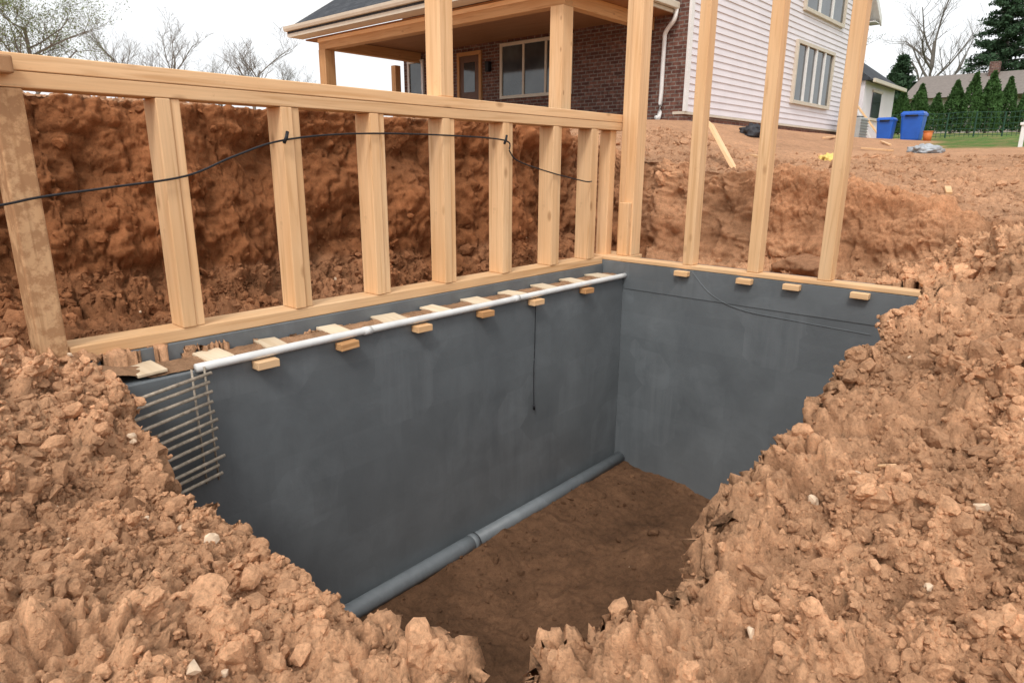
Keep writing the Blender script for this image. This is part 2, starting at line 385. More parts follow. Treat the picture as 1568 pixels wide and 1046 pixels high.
def soilmat():
    t=NT('excavated_clay_soil')
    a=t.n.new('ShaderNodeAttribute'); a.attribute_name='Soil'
    v=t.mapping((1,1,1))
    f1=t.noise(v,75,5,.78); f2=t.noise(v,16,4,.7)
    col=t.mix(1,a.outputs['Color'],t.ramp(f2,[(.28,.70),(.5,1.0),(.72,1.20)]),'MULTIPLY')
    col=t.mix(1,col,t.ramp(f1,[(.3,.70),(.5,1.0),(.7,1.20)]),'MULTIPLY')
    n=t.bump(f2,.45,.03); n=t.bump(f1,.85,.016,n)
    return t.out(col,.95,n,.12)
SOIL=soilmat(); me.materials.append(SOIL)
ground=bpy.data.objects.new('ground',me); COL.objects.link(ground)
def gz(px,py):
    q=(V[:,0]-px)**2+(V[:,1]-py)**2
    return float(V[int(np.argmin(q)),2])

# ---------------------------------------------------------------- clods
import bmesh
def ico(sub):
    bm=bmesh.new(); bmesh.ops.create_icosphere(bm,subdivisions=sub,radius=1)
    v=np.array([p.co[:] for p in bm.verts]); f=np.array([[q.index for q in fc.verts] for fc in bm.faces]); bm.free(); return v,f
def variants(sub,n,amp,planes=9):
    v,f=ico(sub); out=[]
    for k in range(n):
        g=np.random.default_rng(1000+k*7+sub)
        pn=g.normal(size=(planes,3)); pn/=np.linalg.norm(pn,axis=1)[:,None]; pd=g.uniform(.5,.95,planes)
        r=np.min(np.where(v@pn.T>.05,pd[None]/np.clip(v@pn.T,.05,None),9),axis=1) if planes else np.ones(len(v))
        r=np.minimum(r,1.15)
        a=fbm(v[:,0]+k*9,v[:,1],v[:,2],2.2,300+k,3,.6); b=np.abs(vn(v[:,0],v[:,1],v[:,2]+k*5,3.5,330+k))
        out.append(v*(r*(1+amp*a+amp*.4*b))[:,None])
    return out,f
NN3,AREA2=grid_normals(PX,PY,PZ); AREA2=np.minimum(AREA2,AREA*3); NNf=NN3.reshape(-1,3)
def scatter(n,rfun,weight,variantset,seed,sink=.15):
    rng=np.random.default_rng(seed); W=(AREA2*weight).ravel(); W=W/W.sum()
    pick=rng.choice(len(W),n,p=W); P=V[pick]; Nn=NNf[pick]
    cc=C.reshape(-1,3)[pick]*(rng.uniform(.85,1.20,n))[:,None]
    r=rfun(rng,n); vs,f=variantset; nv=len(vs[0])
    vidx=rng.integers(0,len(vs),n); arr=np.array(vs)[vidx]
    q=rng.normal(size=(n,4)); q/=np.linalg.norm(q,axis=1)[:,None]; a,b,c,d_=q.T
    R=np.stack([1-2*(c*c+d_*d_),2*(b*c-a*d_),2*(b*d_+a*c),2*(b*c+a*d_),1-2*(b*b+d_*d_),2*(c*d_-a*b),2*(b*d_-a*c),2*(c*d_+a*b),1-2*(b*b+c*c)],-1).reshape(n,3,3)
    sc=rng.uniform(.55,1.35,(n,1,3)); VV=np.einsum('nij,nvj->nvi',R,arr*sc)*r[:,None,None]
    VV+=(P+Nn*(r*sink)[:,None])[:,None,:]
    FF=(f[None]+(np.arange(n)*nv)[:,None,None]).reshape(-1,3)
    return VV.reshape(-1,3),FF,np.repeat(cc,nv,0)
free=np.where(((X>6.6)&(X<7.2)&(Y<4.8)&(Y>1.2))|((Y>4.1)&(Y<4.8)&(X>1.2)&(X<7.2)),0,1)
clump=.12+sst(-.25,.40,fbm(x,y,z*0,1.8,500,4))*1.2
steep=sst(.15,.7,Nz)
loose=(1-.97*floorm)*(1-.75*bank)*free*clump*(1-.6*plat)*(.25+.75*steep)
w1=np.where((X>-.3)&(Y>-.5)&(D<4.6),1,0)*loose
w2=np.where((X>-.3)&(Y>-.5)&(D<14)&(D>3.2),1,0)*loose
parts=[scatter(38000,lambda g,n:.003+.0045*g.pareto(2.5,n).clip(0,3.2),w1,variants(1,10,.3,6),1),
       scatter(7500,lambda g,n:(.0095+.0095*g.pareto(2.3,n)).clip(0,.042),w1,variants(2,14,.32),2),
       scatter(330,lambda g,n:g.uniform(.026,.056,n)*g.uniform(.8,1.1,n),w1,variants(3,16,.34,11),3,0.0),
       scatter(30000,lambda g,n:(.008+.009*g.pareto(2.6,n)).clip(0,.055),w2,variants(1,10,.3,6),4),
       scatter(1900,lambda g,n:(.026+.022*g.pareto(2.5,n)).clip(0,.090),w2,variants(2,14,.30),5),
       scatter(2600,lambda g,n:(.006+.009*g.pareto(2.4,n)).clip(0,.045),floorm*(.2+sst(1.2,.3,4.2-Y)+sst(1.2,.3,seg_dist(X,Y,LIP))),variants(1,10,.3,6),6)]
off=0;VL=[];FL=[];CL=[]
for a,b,c in parts: VL.append(a);FL.append(b+off);CL.append(c);off+=len(a)
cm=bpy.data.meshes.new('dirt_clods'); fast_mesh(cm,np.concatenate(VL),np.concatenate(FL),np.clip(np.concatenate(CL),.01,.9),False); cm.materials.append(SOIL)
COL.objects.link(bpy.data.objects.new('dirt_clods',cm))
PALE=simple('pale_stone',(.66,.50,.35),.85,.2,20)
A1=scatter(170,lambda g,n:(.006+.008*g.pareto(2.2,n)).clip(0,.026),w1+.35*w2,variants(1,6,.3,7),9)
A2=scatter(14,lambda g,n:g.uniform(.018,.032,n),w1,variants(2,6,.25,8),19,.3)
pm=bpy.data.meshes.new('pale_stones'); fast_mesh(pm,np.concatenate([A1[0],A2[0]]),np.concatenate([A1[1],A2[1]+len(A1[0])]),None,False); pm.materials.append(PALE); COL.objects.link(bpy.data.objects.new('pale_stones',pm))

# ---------------------------------------------------------------- foundation walls
fw=empty('foundation_wall')
box('long_wall',.85,6.67,4.21,4.50,-4.0,-1.30,CONC,fw,.01)
box('long_wall_curb',.85,6.67,4.502,4.78,-4.0,-1.17,CONC,fw,.008)
box('end_wall',6.672,7.16,.6,4.78,-4.0,-1.12,CONC,fw,.01)
box('membrane_lap',6.664,6.673,.9,4.205,-1.43,-1.122,CONC,fw,.003)
V1,F1=tube_geo(spline([(6.662,3.35,-1.12),(6.661,3.1,-1.35),(6.662,2.75,-1.47),(6.668,2.2,-1.50),(6.668,1.5,-1.52)]),.004,5)
new_obj('membrane_ridge',V1,F1,CONC,fw,True)
dp=empty('drain_pipe')
tube('pipe_run',spline([(2.0,4.125,-3.60),(3.0,4.12,-3.59),(4.05,4.125,-3.59)],4),.080,DRAIN,dp,20)
tube('pipe_run_far',[(4.05,4.125,-3.59),(5.4,4.12,-3.585),(6.66,4.125,-3.58)],.074,DRAIN,dp,20)
tube('coupling',[(4.02,4.125,-3.59),(4.08,4.125,-3.59)],.084,DRAIN,dp,20)
tube('coupling_seam',[(4.081,4.125,-3.59),(4.088,4.125,-3.59)],.085,BLACK,dp,20)
wp=empty('white_ledge_pipe')
tube('pipe',spline([(1.66,4.19,-1.278),(3,4.193,-1.270),(4.2,4.192,-1.274),(5.5,4.188,-1.27),(6.72,4.19,-1.275)],5),.029,PVC,wp,14)
tube('cap',[(6.70,4.19,-1.275),(6.78,4.19,-1.275)],.037,PVC,wp,14)
for k,xx in enumerate((2.95,4.7)): tube('joint_%d'%k,[(xx,4.192,-1.271),(xx+.07,4.192,-1.272)],.033,PVC,wp,14)
def sand_strip():
    n=420;m=18
    xx=np.linspace(.95,6.66,n);yy=np.linspace(4.235,4.499,m); A,B=np.meshgrid(xx,yy,indexing='ij')
    h=-1.292+.030*(1-((B-4.37)/.14)**2).clip(0,1)+.014*fbm(A,B,A*0,14,500,4,.6)+.10*sst(1.5,1.0,A)
    Vs=np.stack([A,B,h],-1).reshape(-1,3); I=np.arange(n*m).reshape(n,m)
    Fs=np.stack([I[:-1,:-1],I[1:,:-1],I[1:,1:],I[:-1,1:]],-1).reshape(-1,4)
    cc=np.array([.36,.21,.12])*(1+.35*fbm(A,B,A*0,6,510,3).reshape(-1,1))
    m_=bpy.data.meshes.new('ledge_sand'); fast_mesh(m_,Vs,Fs,cc); m_.materials.append(SOIL); o=bpy.data.objects.new('ledge_sand',m_); COL.objects.link(o)
sand_strip()
spc=empty('ledge_spacer_blocks')
PALEW=lumber('pale_wood',1,(.70,.60,.45),(.60,.48,.34))
for k,xx in enumerate([1.42,1.85,2.27,2.80,3.34,3.85,4.36,4.87,5.38,5.88,6.38]):
    w=random.uniform(.15,.23)
    b=box('spacer_%d'%k,xx-w/2,xx+w/2,4.24+random.uniform(0,.02),4.50,-1.285,-1.265,PALEW,spc,.004); b.rotation_euler=(random.uniform(-.05,.05),random.uniform(-.03,.03),random.uniform(-.2,.2)); b.location.z+=.012; b.location.y-=.012
cl=empty('pipe_support_blocks')
for k,xx in enumerate([2.12,2.78,3.52,4.28,5.01,5.87]):
    b=box('block_%d'%k,xx-.08,xx+.08,4.12,4.208,-1.37,-1.315,LB[0] if k%2 else L[0],cl,.005); b.rotation_euler=(0,random.uniform(-.05,.05),0)
for k,yy in enumerate([3.44,2.73,2.25,1.63]):
    box('wall_block_%d'%k,6.59,6.662,yy-.08,yy+.08,-1.19,-1.135,L[1],cl,.005)
V1,F1=tube_geo(spline([(5.03,4.19,-1.31),(5.035,4.195,-1.7),(5.02,4.19,-2.1),(5.03,4.19,-2.46)]),.004,6); hw=new_obj('hanging_wire',V1,F1,BLACK,None,True)
V1,F1=tube_geo([(5.03,4.188,-2.44),(5.03,4.186,-2.50)],.012,8); new_obj('wire_tip',V1,F1,BLACK,hw,True)
rg=empty('rebar_grid')
for k in range(12):
    zz=-1.31-.064*k+random.uniform(-.006,.006)
    tube('bar_h_%d'%k,[(1.02-.06*random.random(),3.98+random.uniform(-.01,.01),zz-.05+random.uniform(-.012,.012)),(1.72+random.uniform(-.01,.04),4.135,zz)],.0115,RUST,rg,7)
for k,xx in enumerate([1.62,1.70]):
    tube('bar_v_%d'%k,[(xx,4.155,-1.27),(xx+.01,4.155,-2.06)],.007,RUST,rg,7)

# ---------------------------------------------------------------- stud wall
sw=empty('stud_wall_frame')
SX=[.995,1.815,2.648,3.407,4.179,4.958,5.728,6.408]
box('bottom_plate',1.075,6.66,4.51,4.72,-1.168,-1.085,L[0],sw,.008)
box('top_plate_lower',-.4,7.0,4.50,4.70,.37,.455,L[0],sw,.006)
box('top_plate_upper',-.4,7.16,4.497,4.703,.457,.545,L[0],sw,.006)
for k,xx in enumerate(SX):
    w=.075 if k else .072
    z0=-1.083 if k else -1.35
    if k==0:
        box('stud_0',xx-w,xx+w,4.50,4.70,z0,.368,LD,sw,.01,.004)
    else:
        y0=4.505+random.uniform(-.006,.006); a=.058
        box('stud_%d'%k,xx-w,xx+a-w+.03,y0,y0+.195,z0,.368,L[2],sw,.006)
        box('stud_%d_ply'%k,xx+a-w+.032,xx+w,y0+.012,y0+.19,z0,.368,L[2],sw,.006)
box('corner_stud_back',6.78,6.9,4.55,4.70,-1.10,.368,L[2],sw,.006)
box('tall_stud',4.10,4.25,4.51,4.70,.547,2.6,L[2],sw,.008)
box('end_block',.70,1.02,4.40,4.495,.43,.52,LD,sw,.01)
ew=empty('end_wall_frame')
box('sill_plate',6.668,6.835,.85,4.26,-1.118,-1.075,L[1],ew,.006)
box('corner_sill',6.675,7.15,4.262,4.72,-1.118,-1.075,L[1],ew,.006)
box('corner_post',6.90,7.10,4.27,4.40,-1.073,2.8,L[2],ew,.008)
box('corner_post_ply',6.92,7.10,4.402,4.49,-1.073,2.8,L[2],ew,.008)
box('corner_post_scab',6.83,6.897,4.29,4.42,-1.073,-.45,L[2],ew,.008)
for k,yy in enumerate([3.42,2.69,1.98]):
    o=box('post_%d'%k,6.685,6.83,yy-.06,yy+.06,-1.073,2.8,L[2],ew,.008); o.rotation_euler=(random.uniform(-.006,.012),0,0)
cp=[(.3,4.40,-.33),(.853,4.42,-.238),(1.05,4.47,-.204),(1.4,4.47,-.16),(1.858,4.47,-.097),(2.2,4.48,.03),(2.56,4.47,.141),(3.17,4.48,.206),(4.04,4.48,.225),(4.86,4.47,.204),(4.93,4.46,.10),(5.07,4.46,.009),(5.6,4.48,-.10),(6.17,4.47,-.194),(6.33,4.48,-.20)]
V1,F1=tube_geo(spline(cp,8),.007,7); cb=new_obj('black_cable',V1,F1,BLACK,None,True)
for k,(a,c) in enumerate([(2.575,.15),(4.87,.2)]):
    tube('cable_tie_%d'%k,[(a-.02,4.46,c-.03),(a,4.455,c+.01),(a+.015,4.46,c+.05)],.012,BLACK,cb,6)

# ---------------------------------------------------------------- house
H=empty('brick_house')
XF=16.2;YS=8.7;YE=19.75;XB=30.2
box('front_brick_wall',XF,XF+.3,YS+.02,YE,.3,6.2,BRICK_X,H,0)
box('core_wall_far_end',XF+.3,XB,YE-.3,YE,.3,5.4,BRICK_Y,H,0)
box('rear_wall',XB-.3,XB,YS+.1,YE-.3,.3,5.4,BRICK_X,H,0)
box('side_foundation',XF+.3,XB,YS+.03,YS+.3,.2,1.22,BRICK_Y,H,0)
box('foundation_cap',XF-.02,XB+.02,YS-.03,YS+.3,1.222,1.29,CREAM,H,.005)
ZR=lambda q:3.95+(q-11.9)*.6216
ZR2=lambda q:5.55+(30.9-q)*.66
Vs=[];Fs=[];h=.17;zc=1.292
while zc<10.5:
    def rng(zq):
        return max(XF,11.9+(zq-3.85)/.6216),min(XB,30.9-(zq-5.45)/.66)
    a0,b0=rng(zc);a1,b1=rng(zc+h)
    if b1-a1<.1: break
    n=len(Vs)
    Vs+=[(a0,YS-.030,zc),(b0,YS-.030,zc),(b1,YS-.004,zc+h),(a1,YS-.004,zc+h),(a0,YS+.0,zc),(b0,YS+.0,zc)]
    Fs+=[(n,n+1,n+2,n+3),(n+4,n+5,n+1,n)]
    zc+=h
new_obj('lap_siding',Vs,Fs,SIDING,H)
prism('gable_core',[(XF+.32,1.3),(XB-.02,1.3),(XB-.02,5.6),(23.2,10.3),(XF+.32,6.3)],YS+.002,YS+.2,SIDING,H)
box('corner_board',XF-.03,XF+.14,YS-.05,YS+.015,1.29,6.35,WHITE,H,.004)
box('corner_board_back',XB-.14,XB+.03,YS-.05,YS+.06,1.29,5.5,WHITE,H,.004)
t=.16
prism('porch_roof',[(11.85,ZR(11.85)),(15.9,ZR(15.9)),(15.9,ZR(15.9)-t),(11.85,ZR(11.85)-t)],9.05,19.95,SHING,H)
prism('main_roof_front',[(15.902,ZR(15.9)),(23.2,ZR(23.2)),(23.2,ZR(23.2)-t),(15.902,ZR(15.9)-t)],8.3,19.95,SHING,H)
prism('main_roof_back',[(23.202,ZR(23.2)),(30.9,ZR2(30.9)),(30.9,ZR2(30.9)-t),(23.202,ZR(23.2)-t)],8.3,19.95,SHING,H)
prism('rake_board_left',[(11.85,ZR(11.85)+.01),(23.2,ZR(23.2)+.01),(23.2,ZR(23.2)-.24),(11.85,ZR(11.85)-.24)],19.952,20.0,WHITE,H)
prism('rake_board_right_a',[(15.9,ZR(15.9)+.01),(23.2,ZR(23.2)+.01),(23.2,ZR(23.2)-.26),(15.9,ZR(15.9)-.26)],8.25,8.298,WHITE,H)
prism('rake_board_right_b',[(23.202,ZR(23.2)+.01),(30.95,ZR2(30.9)+.01),(30.95,ZR2(30.9)-.26),(23.202,ZR(23.2)-.26)],8.25,8.298,WHITE,H)
prism('gable_soffit',[(30.95,ZR2(30.9)-.17),(23.2,ZR(23.2)-.17),(23.2,ZR(23.2)-.2),(30.95,ZR2(30.9)-.2)],8.3,YS-.01,WHITE,H)
prism('porch_gutter',[(11.72,3.95),(11.848,3.95),(11.848,3.82),(11.76,3.82),(11.73,3.88)],9.0,20.0,CREAM,H)
box('porch_fascia',11.852,11.90,9.05,19.95,3.66,3.78,CREAM,H,0)
box('porch_soffit',11.90,12.34,9.08,19.93,3.66,3.69,CREAM,H,0)
box('side_gutter',11.75,16.1,8.93,9.045,3.68,3.84,CREAM,H,.02)
box('side_fascia',11.9,16.19,9.05,9.10,3.60,3.68,CREAM,H,0)
prism('porch_gable_infill',[(12.0,3.84),(16.15,3.84),(16.15,ZR(16.15)-t-.01)],9.1,9.16,SIDING,H)
box('eave_gutter_back',30.9,31.03,8.3,19.95,5.38,5.55,CREAM,H,.01)
box('eave_soffit_back',30.2,30.9,8.3,19.9,5.36,5.39,WHITE,H,0)
box('porch_ceiling',12.36,XF,9.12,19.8,3.61,3.65,CEIL,H,0)
box('porch_slab',12.1,XF,9.2,19.8,.6,1.06,GREYC,H,.01)
box('porch_beam_front',12.36,12.64,9.62,19.1,3.28,3.605,LB[1],H,.006)
box('porch_beam_front_cap',12.345,12.36,9.6,19.12,3.50,3.60,L[1],H,.003)
box('porch_beam_right',12.642,XF-.01,9.68,9.92,3.30,3.605,LB[0],H,.006)
box('porch_beam_left',12.642,XF-.01,18.8,19.05,3.30,3.605,LB[0],H,.006)
for k,(px,py,s_) in enumerate([(12.5,9.8,.18),(12.5,18.9,.175),(16.0,19.95,.12)]):
    box('porch_post_%d'%k,px-s_,px+s_,py-s_,py+s_,.4,3.278,LB[2] if k else L[2],H,.01)
def window_x(name,X0,y0,y1,z0,z1,nm,frame=WHITE):
    box(name+'_glass',X0-.03,X0-.012,y0,y1,z0,z1,GLASS,H,0)
    w=.09
    box(name+'_frame_b',X0-.075,X0-.001,y0-w,y1+w,z0-w,z0,frame,H,.004); box(name+'_frame_t',X0-.075,X0-.001,y0-w,y1+w,z1,z1+w,frame,H,.004)
    box(name+'_frame_l',X0-.073,X0-.001,y0-w,y0,z0,z1,frame,H,.004); box(name+'_frame_r',X0-.073,X0-.001,y1,y1+w,z0,z1,frame,H,.004)
    for q in range(1,nm):
        yy=y0+(y1-y0)*q/nm; box(name+'_mullion_%d'%q,X0-.065,X0-.012,yy-.035,yy+.035,z0,z1,frame,H,.003)
def window_y(name,Y0,x0,x1,z0,z1,nm,rail=False):
    box(name+'_glass',x0,x1,Y0-.045,Y0-.035,z0,z1,GLASS,H,0); w=.11
    box(name+'_frame_b',x0-w,x1+w,Y0-.12,Y0-.001,z0-w,z0,CREAM,H,.004); box(name+'_frame_t',x0-w,x1+w,Y0-.12,Y0-.001,z1,z1+w,CREAM,H,.004)
    box(name+'_frame_l',x0-w,x0,Y0-.118,Y0-.001,z0,z1,CREAM,H,.004); box(name+'_frame_r',x1,x1+w,Y0-.118,Y0-.001,z0,z1,CREAM,H,.004)
    for q in range(1,nm):
        xx=x0+(x1-x0)*q/nm; box(name+'_mullion_%d'%q,xx-.06,xx+.06,Y0-.10,Y0-.036,z0,z1,WHITE,H,.003)
window_x('porch_window',XF,12.35,14.95,2.0,3.42,3,CREAM)
window_x('small_window',XF,18.75,19.4,1.9,3.3,1)
window_y('side_window',YS,23.4,26.9,2.06,3.78,4)
window_y('upper_window',YS,23.7,27.5,4.9,6.4,3)
DOORM=simple('brown_door',(.14,.075,.05),.5,.2,6)
box('door',XF-.04,XF-.005,15.95,16.85,1.07,3.3,DOORM,H,.004)
for nm_,a in (('door_jamb_l',(15.85,15.95)),('door_jamb_r',(16.85,16.95))): box(nm_,XF-.08,XF-.001,a[0],a[1],1.07,3.3,LB[2],H,.004)
box('door_head',XF-.08,XF-.001,15.85,16.95,3.3,3.42,LB[1],H,.004)
box('door_glass',XF-.05,XF-.041,16.15,16.65,2.2,3.1,GLASS,H,0)
box('porch_lamp',XF-.16,XF-.001,15.45,15.6,2.75,3.05,BLACK,H,.02)
tube('downspout',spline([(16.05,8.99,3.7),(16.02,9.02,3.45),(16.10,9.28,3.2),(16.12,9.32,2.9),(16.12,9.33,1.3),(15.95,9.33,1.15)],6),.055,WHITE,H,8)
box('wing_wall',30.4,35,8.4,13,.3,3.3,SIDING,H,0)
new_obj('wing_roof',[(30.25,8.1,3.25),(35.3,8.1,3.25),(35.3,13.3,3.25),(30.25,13.3,3.25),(30.25,10.6,5.1),(34,10.6,5.1)],[(0,1,5,4),(1,2,5),(2,3,4,5),(3,0,4),(3,2,1,0)],SHING,H)
box('wing_gutter',30.25,35.35,8.0,8.098,3.16,3.3,CREAM,H,.01)
box('wing_window_glass',31.6,32.8,8.36,8.39,1.9,2.9,GLASS,H,0)
box('wing_window_head',31.5,32.9,8.33,8.398,2.9,3.0,CREAM,H,0); box('wing_window_sill',31.5,32.9,8.33,8.398,1.8,1.9,CREAM,H,0)
ac=empty('air_conditioner_unit')
ACG=simple('ac_grey',(.42,.43,.42),.5,.1); ACD=simple('ac_dark',(.2,.2,.2),.5,.1)
box('case',27.6,28.5,7.6,8.4,.85,1.7,ACG,ac,.03)
for k in range(7): box('louvre_%d'%k,27.58,28.52,7.575,7.598,.98+k*.1,1.02+k*.1,ACD,ac,.0)
tube('fan_guard',[(28.05,8.0,1.70),(28.05,8.0,1.75)],.34,BLACK,ac,20)
lm=empty('leaning_boards')
beam('board_1',(29.2,7.6,.95),(29.0,8.55,2.7),.25,.05,WHITE,lm)
beam('board_2',(29.6,7.3,.95),(29.5,8.55,2.5),.3,.05,L[2],lm)
beam('board_3',(30.1,7.4,.95),(30.0,8.5,2.1),.2,.05,WHITE,lm)

# ---------------------------------------------------------------- site clutter
def bin_obj(name,cx,cy,z0,w,h):
    e=empty(name)
    prof=[(.80,0),(.83,.05),(1.0,.9),(1.06,.9),(1.06,.97),(1.0,.97)]
    Vv=[];Ff=[]
    for r,zz in prof:
        for sx,sy in [(-1,-1),(-.85,-1.05),(.85,-1.05),(1,-1),(1.05,-.85),(1.05,.85),(1,1),(.85,1.05),(-.85,1.05),(-1,1),(-1.05,.85),(-1.05,-.85)]:
            Vv.append((cx+sx*w/2*r,cy+sy*w/2*r,z0+zz*h))
    n=12
    for i in range(len(prof)-1):
        for s in range(n): Ff.append((i*n+s,i*n+(s+1)%n,(i+1)*n+(s+1)%n,(i+1)*n+s))
    Ff.append(tuple(range(n))[::-1])
    new_obj('tub',Vv,Ff,BLUE,e)
    new_obj('lid',[(cx-w*.56,cy-w*.56,z0+h*.97),(cx+w*.56,cy-w*.56,z0+h*.97),(cx+w*.56,cy+w*.56,z0+h*.97),(cx-w*.56,cy+w*.56,z0+h*.97),
       (cx-w*.45,cy-w*.45,z0+h*1.07),(cx+w*.45,cy-w*.45,z0+h*1.07),(cx+w*.45,cy+w*.45,z0+h*1.07),(cx-w*.45,cy+w*.45,z0+h*1.07)],BF,BLUE,e)
    tube('handle',[(cx-w*.6,cy-w*.3,z0+h*.9),(cx-w*.6,cy+w*.3,z0+h*.9)],.025,BLACK,e,8)
    return e
bin_obj('blue_storage_bin',26.0,5.55,gz(26,5.55)-.02,.62,.84)
bin_obj('blue_storage_bin',25.6,6.25,gz(25.6,6.25)-.02,.48,.64)
def lumpobj(name,cx,cy,rx,ry,rz,mat,seed,lift=.3,a=.5):
    vs,f=variants(4,1,a,0); v=vs[0].copy(); v+=.22*np.stack([fbm(v[:,0],v[:,1],v[:,2],2.5,seed+q,5,.65) for q in range(3)],-1)
    v=v*np.array([rx,ry,rz])+np.array([cx,cy,gz(cx,cy)+rz*lift]); m_=bpy.data.meshes.new(name); fast_mesh(m_,v,f); m_.materials.append(mat)
    o=bpy.data.objects.new(name,m_); COL.objects.link(o); return o
ob_=empty('orange_bucket'); OR=simple('orange_plastic',(.60,.18,.05),.5,.1); z_o=gz(25.6,5.0)
tube('pail',[(25.6,5.0,z_o),(25.6,5.0,z_o+.28)],[.11,.14],OR,ob_,16); tube('rim',[(25.6,5.0,z_o+.28),(25.6,5.0,z_o+.31)],.15,OR,ob_,16)
lumpobj('yellow_bag',12.0,3.7,.20,.14,.09,YEL,710)
lumpobj('grey_tarp_pile',15.4,3.0,.32,.26,.11,TARP,720)
lumpobj('dark_tarp_bundle',14.3,6.0,.20,.26,.16,DARKT,730)
def soil_lump(name,cx,cy,r,seed):
    vs,f=variants(4,1,.2,10); v=vs[0]*np.array([r*1.1,r,r*.7]); v=v+r*.10*np.stack([fbm(v[:,0]/r,v[:,1]/r,v[:,2]/r,4,seed+q,5,.65) for q in range(3)],-1)+np.array([cx,cy,gz(cx,cy)+r*.1])
    m_=bpy.data.meshes.new(name); cc_=np.tile(np.array([[.42,.22,.12]]),(len(v),1)); fast_mesh(m_,v,f,cc_); m_.materials.append(SOIL); o=bpy.data.objects.new(name,m_); COL.objects.link(o)
soil_lump('clay_boulder',8.0,2.62,.28,740); soil_lump('clay_boulder',7.9,3.6,.12,760); soil_lump('clay_boulder',10.9,4.3,.18,765)
beam('leaning_plank',(9.3,4.10,gz(9.3,4.1)-.05),(10.1,4.95,.60),.13,.05,L[2],None,roll=.6)
for k,(px,py,l,an) in enumerate([(9.9,1.6,.2,.3),(15.5,3.6,.7,1.2),(19,4.5,1.2,.4),(11.4,4.6,.4,.9),(17.5,5.6,1.4,.1),(2.9,.5,.06,.9)]):
    zz=gz(px,py)+.03; beam('scrap_lumber',(px,py,zz),(px+l*math.cos(an),py+l*math.sin(an),gz(px+l*math.cos(an),py+l*math.sin(an))+.04),.07 if k<5 else .04,.035 if k<5 else .012,L[0],None,.004)
mp=empty('marker_post')
box('stake',19.16,19.26,1.86,1.94,.1,.88,WHITE,mp,.01); box('stake_cap',19.13,19.29,1.83,1.97,.88,.94,WHITE,mp,.01)
tube('marker_pin',[(19.21,1.9,.9),(19.21,1.9,1.02)],.02,WHITE,mp,6)
fe=empty('wire_mesh_fence'); GR=simple('green_fence_paint',(.025,.07,.045),.5,.1)
fa=Vector((31.0,7.4,0));fb=Vector((37.0,-1.2,0))
Vm=[];Fm=[]
def addt(a,b,r,s=4):
    v,f=tube_geo([a,b],r,s); n=len(Vm); Vm.extend(v); Fm.extend([tuple(q+n for q in g) for g in f])
FZ=[gz(fa.lerp(fb,k/12).x,fa.lerp(fb,k/12).y) for k in range(13)]
for k in range(61):
    p=fa.lerp(fb,k/60); zz=float(np.interp(k/5,range(13),FZ)); addt((p.x,p.y,zz),(p.x,p.y,zz+.95),.03 if k%6==0 else .008)
for hh in (.08,.3,.5,.72,.93):
    for k in range(12):
        p=fa.lerp(fb,k/12);q=fa.lerp(fb,(k+1)/12); addt((p.x,p.y,FZ[k]+hh),(q.x,q.y,FZ[k+1]+hh),.010)
new_obj('mesh_panel',Vm,Fm,GR,fe)

